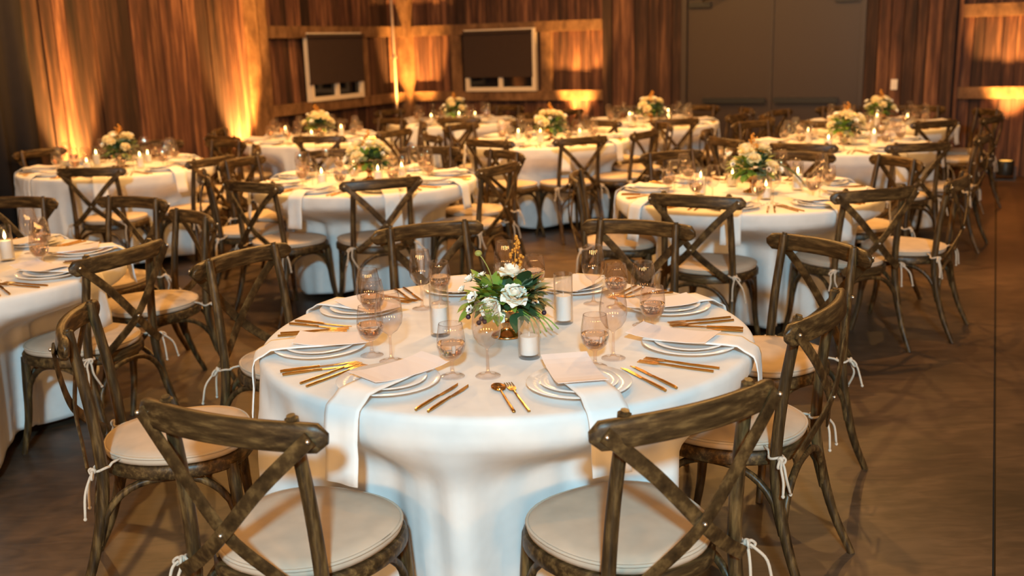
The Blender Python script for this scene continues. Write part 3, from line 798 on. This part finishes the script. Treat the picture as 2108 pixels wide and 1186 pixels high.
# ------------------------------------------------------------------ candles
def holder_mesh(h, r): return MB().lathe([(0.001, 0.0), (r - 0.002, 0.0), (r, 0.003), (r, h), (r - 0.0022, h), (r - 0.0022, 0.012), (0.001, 0.010)], 24).mesh('glass_holder', 'holder', True, 50)
def wax_mesh(h, r): return MB().lathe([(0.001, 0.0125), (r, 0.0125), (r, h), (r * 0.8, h + 0.001), (0.001, h - 0.002)], 20).tube([(0, 0, h - 0.002), (0.0005, 0, h + 0.010)], 0.0012, 5).mesh('candle', 'wax', True, 50)
HOL = {s: (holder_mesh(h, r), wax_mesh(h * 0.56, r - 0.006)) for s, h, r in (('tall', 0.165, 0.031), ('short', 0.118, 0.032))}
def flame_mesh(h): return MB().lathe([(0.0008, h + 0.008), (0.0050, h + 0.014), (0.0062, h + 0.020), (0.0045, h + 0.030), (0.0006, h + 0.042)], 10).mesh('flame', 'flame')
FLM = {'tall': flame_mesh(0.0924), 'short': flame_mesh(0.066)}
def candle(x, y, size, lit, label, group):
    e = empty('votive_candle', (x, y, ZT), 0); tag(e, label, 'candle', group)
    obj('glass_holder', HOL[size][0], e); obj('candle', HOL[size][1], e)
    if lit: obj('flame', FLM[size], e)
for (x, y, s, lb) in ((-0.23, 3.06, 'tall', 'tall glass candle holder left of the flowers on the nearest table'), (0.165, 3.16, 'tall', 'tall glass candle holder right of the flowers on the nearest table'),
                      (0.045, 2.80, 'short', 'short glass candle holder in front of the flowers on the nearest table'), (-0.03, 3.34, 'tall', 'glass candle holder behind the flowers on the nearest table')):
    candle(x, y, s, False, lb, 'candles on the nearest table')
for n, k in enumerate(TBL):
    if k == 'T1': continue
    c, w = TBL[k]
    for i in range(4):
        a = R_(-100 + 90 * i + 17 * n); r = 0.265 + 0.02 * ((i + n) % 3)
        candle(c[0] + r * math.cos(a), c[1] + r * math.sin(a), 'short' if (i + n) % 2 else 'tall', True, 'lit candle %s flowers on %s' % (('right of', 'behind', 'left of', 'in front of')[int(((math.degrees(a) + 45) % 360) // 90)], w), 'candles on %s' % w)

# ------------------------------------------------------------------ flowers
def petal(mb, c, fwd, up, L, Wd, curl, n=4, m_=4):
    fwd = Vector(fwd).normalized(); up = Vector(up); up = (up - fwd * up.dot(fwd)).normalized(); sd = fwd.cross(up)
    vs = []; fs = []
    for j in range(n + 1):
        t = j / n; wd = Wd * math.sin(PI * (0.12 + 0.80 * t)) ** 0.8
        for i in range(m_ + 1):
            s = (i / m_ - 0.5) * 2
            p = Vector(c) + fwd * (L * t) + sd * (wd * s) + up * (curl * (t * t - 0.25 * t) + 0.32 * Wd * s * s)
            vs.append(tuple(p))
    for j in range(n):
        for i in range(m_):
            a = j * (m_ + 1) + i; fs.append((a, a + 1, a + m_ + 2, a + m_ + 1))
    mb.add(vs, fs)
def rose_mesh(seed, R, material='rose'):
    r = random.Random(seed); mb = MB()
    mb.ball((0, 0, 0.30 * R), 0.42 * R, 10, 1.1)
    for (k, n, tilt, L) in ((0, 4, 78, 0.95), (1, 5, 66, 1.02), (2, 6, 50, 1.08), (3, 7, 30, 1.08), (4, 7, 8, 1.0)):
        for i in range(n):
            a = 2 * PI * (i + 0.5 * (k % 2)) / n + r.uniform(-.15, .15); t = R_(tilt + r.uniform(-7, 7))
            f = Vector((math.cos(a) * math.cos(t), math.sin(a) * math.cos(t), math.sin(t)))
            u = Vector((-math.cos(a) * math.sin(t), -math.sin(a) * math.sin(t), math.cos(t)))
            off = Vector((math.cos(a), math.sin(a), 0)) * R * (0.10 + 0.05 * k) + Vector((0, 0, 0.05 * R - 0.06 * R * k * 0.5))
            petal(mb, off, f, u, R * L * 0.86, R * (0.38 + 0.05 * k), R * (0.30 - 0.12 * k), 4, 4)
    return mb.mesh('rose', material)
def bloom_mesh(R, seed):
    mb = MB(); r = random.Random(seed)
    for k in range(2):
        for i in range(6):
            a = 2 * PI * (i + 0.5 * k) / 6 + r.uniform(-.1, .1); t = R_(18 + 22 * k)
            f = (math.cos(a) * math.cos(t), math.sin(a) * math.cos(t), math.sin(t)); u = (-math.cos(a) * math.sin(t), -math.sin(a) * math.sin(t), math.cos(t))
            petal(mb, (0, 0, 0), f, u, R, R * 0.45, R * 0.12, 3, 3)
    return mb.mesh('bloom', 'bloom')
EYE = MB().ball((0, 0, 0.005), 0.0065, 8).mesh('flower_eye', 'eye')
def leaf_mesh(L, Wd, curl, material):
    mb = MB(); vs = []; fs = []; n = 6
    for j in range(n + 1):
        t = j / n; wd = Wd * math.sin(PI * min(1, 0.04 + 0.96 * t)) ** 0.85 * (1 - 0.25 * t)
        z = curl * t * t
        for s in (-1, 0, 1): vs.append((L * t, wd * s, z + (0.22 * wd if s else 0)))
    for j in range(n):
        for i in range(2):
            a = 3 * j + i; fs.append((a, a + 1, a + 4, a + 3))
    return mb.add(vs, fs).mesh('leaf', material)
ROSE = [rose_mesh(1, 0.036), rose_mesh(2, 0.032), rose_mesh(3, 0.040)]
WARM_LIT_ROSE = [rose_mesh(4, 0.036, 'cream'), rose_mesh(5, 0.031, 'cream'), rose_mesh(6, 0.040, 'cream')]  # 'cream' is white petals with the warm hall light in the colour
BLOOM = [bloom_mesh(0.023, 1), bloom_mesh(0.017, 2)]
LEAVES = [leaf_mesh(0.066, 0.020, -0.018, 'leaf_a'), leaf_mesh(0.054, 0.017, -0.010, 'leaf_a'), leaf_mesh(0.072, 0.024, -0.022, 'leaf_b'), leaf_mesh(0.058, 0.023, -0.012, 'leaf_c'), leaf_mesh(0.05, 0.018, -0.012, 'leaf_b')]
BIGLEAF = leaf_mesh(0.17, 0.030, -0.055, 'leaf_b')
BOWL = MB().lathe([(0.001, 0.004), (0.042, 0.004), (0.048, 0.0), (0.050, 0.002), (0.046, 0.008), (0.022, 0.018), (0.012, 0.028), (0.016, 0.036), (0.012, 0.044), (0.020, 0.052), (0.052, 0.064), (0.070, 0.084), (0.076, 0.108), (0.074, 0.108), (0.067, 0.086), (0.048, 0.068), (0.001, 0.062)], 32).mesh('compote_bowl', 'bronze')
def sprig_mesh(seed, z0, z1, lean, w):
    r = random.Random(seed); mb = MB()
    mb.tube(crv([(0, 0, z0), (lean * 0.3, 0, (z0 + z1) / 2), (lean, 0, z1)], 5), 0.0018, 5)
    for i in range(34):
        t = i / 34; z = z1 - 0.075 + 0.095 * t; rr = w * (1 - t) ** 0.7 * r.uniform(0.3, 1); a = r.uniform(0, 6.28)
        mb.ball((lean + rr * math.cos(a), rr * math.sin(a), z), r.uniform(0.0035, 0.0062), 6)
    return mb.mesh('sprig', 'amber')
SPRIG = sprig_mesh(4, 0.10, 0.30, 0.012, 0.030)
SPRIG2 = sprig_mesh(6, 0.10, 0.28, -0.01, 0.060)
def aim(d):                      # rotation that turns local +x to d (leaves) 
    return Vector(d).to_track_quat('X', 'Z').to_euler()
def aimz(d): return Vector(d).to_track_quat('Z', 'X').to_euler()
def arrangement(x, y, rz, seed, label, detail, scale, roses, blooms, nleaf, heads=None):
    r = random.Random(seed)
    e = empty('flower_arrangement', (x, y, ZT), rz); tag(e, label, 'flowers', 'flower arrangements on the tables'); e.scale = (scale,) * 3
    obj('compote_bowl', BOWL, e)
    for (p, m_) in roses:
        d = Vector(p) - Vector((0, 0, 0.06)); obj('rose', (heads or ROSE)[m_], e, p, aimz(d + Vector((0, 0, 0.05))))
    for (p, m_) in blooms:
        d = Vector(p) - Vector((0, 0, 0.06)); b_ = obj('bloom', BLOOM[m_], e, p, aimz(d + Vector((0, 0, 0.02)))); obj('flower_eye', EYE, b_)
    leaves = []
    for i in range(nleaf):
        a = r.uniform(0, 2 * PI); el = R_(r.uniform(-22, 62)); d = Vector((math.cos(a) * math.cos(el), math.sin(a) * math.cos(el), math.sin(el)))
        base = Vector((0, 0, 0.112)) + Vector((d.x * 0.092, d.y * 0.078, d.z * 0.052)) * r.uniform(0.45, 1.2)
        d2 = (d + Vector((r.uniform(-.5, .5), r.uniform(-.5, .5), r.uniform(-.3, .3)))).normalized()
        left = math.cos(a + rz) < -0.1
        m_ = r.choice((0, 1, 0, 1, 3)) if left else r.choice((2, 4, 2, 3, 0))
        leaves.append((base, d2, m_, r.uniform(0.75, 1.15)))
    if detail:
        for (b_, d2, m_, s) in leaves:
            ea = aim(d2); obj('leaf', LEAVES[m_], e, b_, ea, (s, s, s))
    else:
        for g in range(5):
            mb = MB()
            for (b_, d2, m_, s) in leaves:
                if m_ != g: continue
                mx = Matrix.LocRotScale(b_, aim(d2), Vector((s, s, s)))
                me = LEAVES[m_]; mb.add([tuple(mx @ v.co) for v in me.vertices], [tuple(p.vertices) for p in me.polygons])
            if mb.v: 
                o = obj('foliage', mb.mesh('foliage', ('leaf_a', 'leaf_a', 'leaf_b', 'leaf_c', 'leaf_b')[g]), e); o['kind'] = 'stuff'
    return e
RT1 = [((0.025, -0.085, 0.145), 2), ((-0.045, -0.085, 0.115), 1), ((0.02, 0.02, 0.19), 2), ((-0.02, -0.11, 0.092), 1)]
RT1 = RT1[:3]
BT1 = [((-0.095, -0.075, 0.142), 0), ((-0.105, 0.0, 0.180), 0), ((-0.07, 0.01, 0.190), 1), ((-0.055, -0.05, 0.172), 1), ((-0.13, -0.02, 0.155), 1), ((0.085, -0.06, 0.115), 1), ((-0.105, -0.07, 0.105), 1), ((-0.02, -0.105, 0.085), 0), ((0.10, 0.05, 0.15), 1)]
e = arrangement(-0.02, 3.03, 0, 5, 'white roses, anemones and greenery in a bronze footed bowl on the nearest table', True, 1.0, RT1, BT1, 270)
obj('sprig', SPRIG, e, (0.025, 0.0, 0))
mb = MB(); mb.tube(crv([(-0.03, 0, 0.12), (-0.045, 0, 0.20), (-0.065, 0, 0.245), (-0.078, 0, 0.262)], 5), 0.0018, 5); mb.ball((-0.080, 0, 0.266), 0.012, 10, 0.8)
obj('seed_pod', mb.mesh('seed_pod', 'stem'), e)
mb = MB()
for (x, y, z) in ((-0.075, -0.10, 0.085), (-0.065, -0.108, 0.078), (-0.083, -0.104, 0.074), (-0.115, -0.085, 0.088), (0.115, -0.07, 0.09)): mb.ball((x, y, z), 0.008, 8)
obj('berry_cluster', mb.mesh('berry_cluster', 'plum'), e)
mb = MB()
for i in range(5): mb.tube(crv([(0.03 + 0.01 * i, -0.06, 0.10), (0.07 + 0.014 * i, -0.09, 0.075), (0.085 + 0.018 * i, -0.10, 0.03 + 0.004 * i)], 4), [0.0022] * 9, 5)
obj('trailing_fern', mb.mesh('trailing_fern', 'leaf_a'), e)
rr = random.Random(21)
for n, k in enumerate(TBL):
    if k == 'T1': continue
    c, w = TBL[k]
    ro = []; bl = []
    for i in range(8):
        a = i * 2.4 + n; el = (0.2, 0.55, 0.9, 1.2)[i % 4] + rr.uniform(-.1, .1)
        ro.append(((0.115 * math.cos(a) * math.cos(el), 0.115 * math.sin(a) * math.cos(el), 0.125 + 0.10 * math.sin(el)), i % 3))
    for i in range(6):
        a = i * 1.9 + n * 0.7; el = rr.uniform(0.0, 1.0)
        bl.append(((0.14 * math.cos(a) * math.cos(el), 0.14 * math.sin(a) * math.cos(el), 0.12 + 0.13 * math.sin(el)), i % 2))
    e = arrangement(c[0] + 0.03, c[1], n * 1.1, 40 + n, 'warm-light-tinted white roses and greenery in a footed bowl on %s' % w, k in ('T2', 'T3', 'T5'), 1.15, ro, bl, 150, WARM_LIT_ROSE)
    obj('sprig', SPRIG2, e)
    if k == 'T2':
        obj('trailing_leaf', BIGLEAF, e, Matrix.Rotation(-n * 1.1, 3, 'Z') @ Vector((0.12, -0.05, 0.14)), (0, R_(22), -n * 1.1 - 0.4))
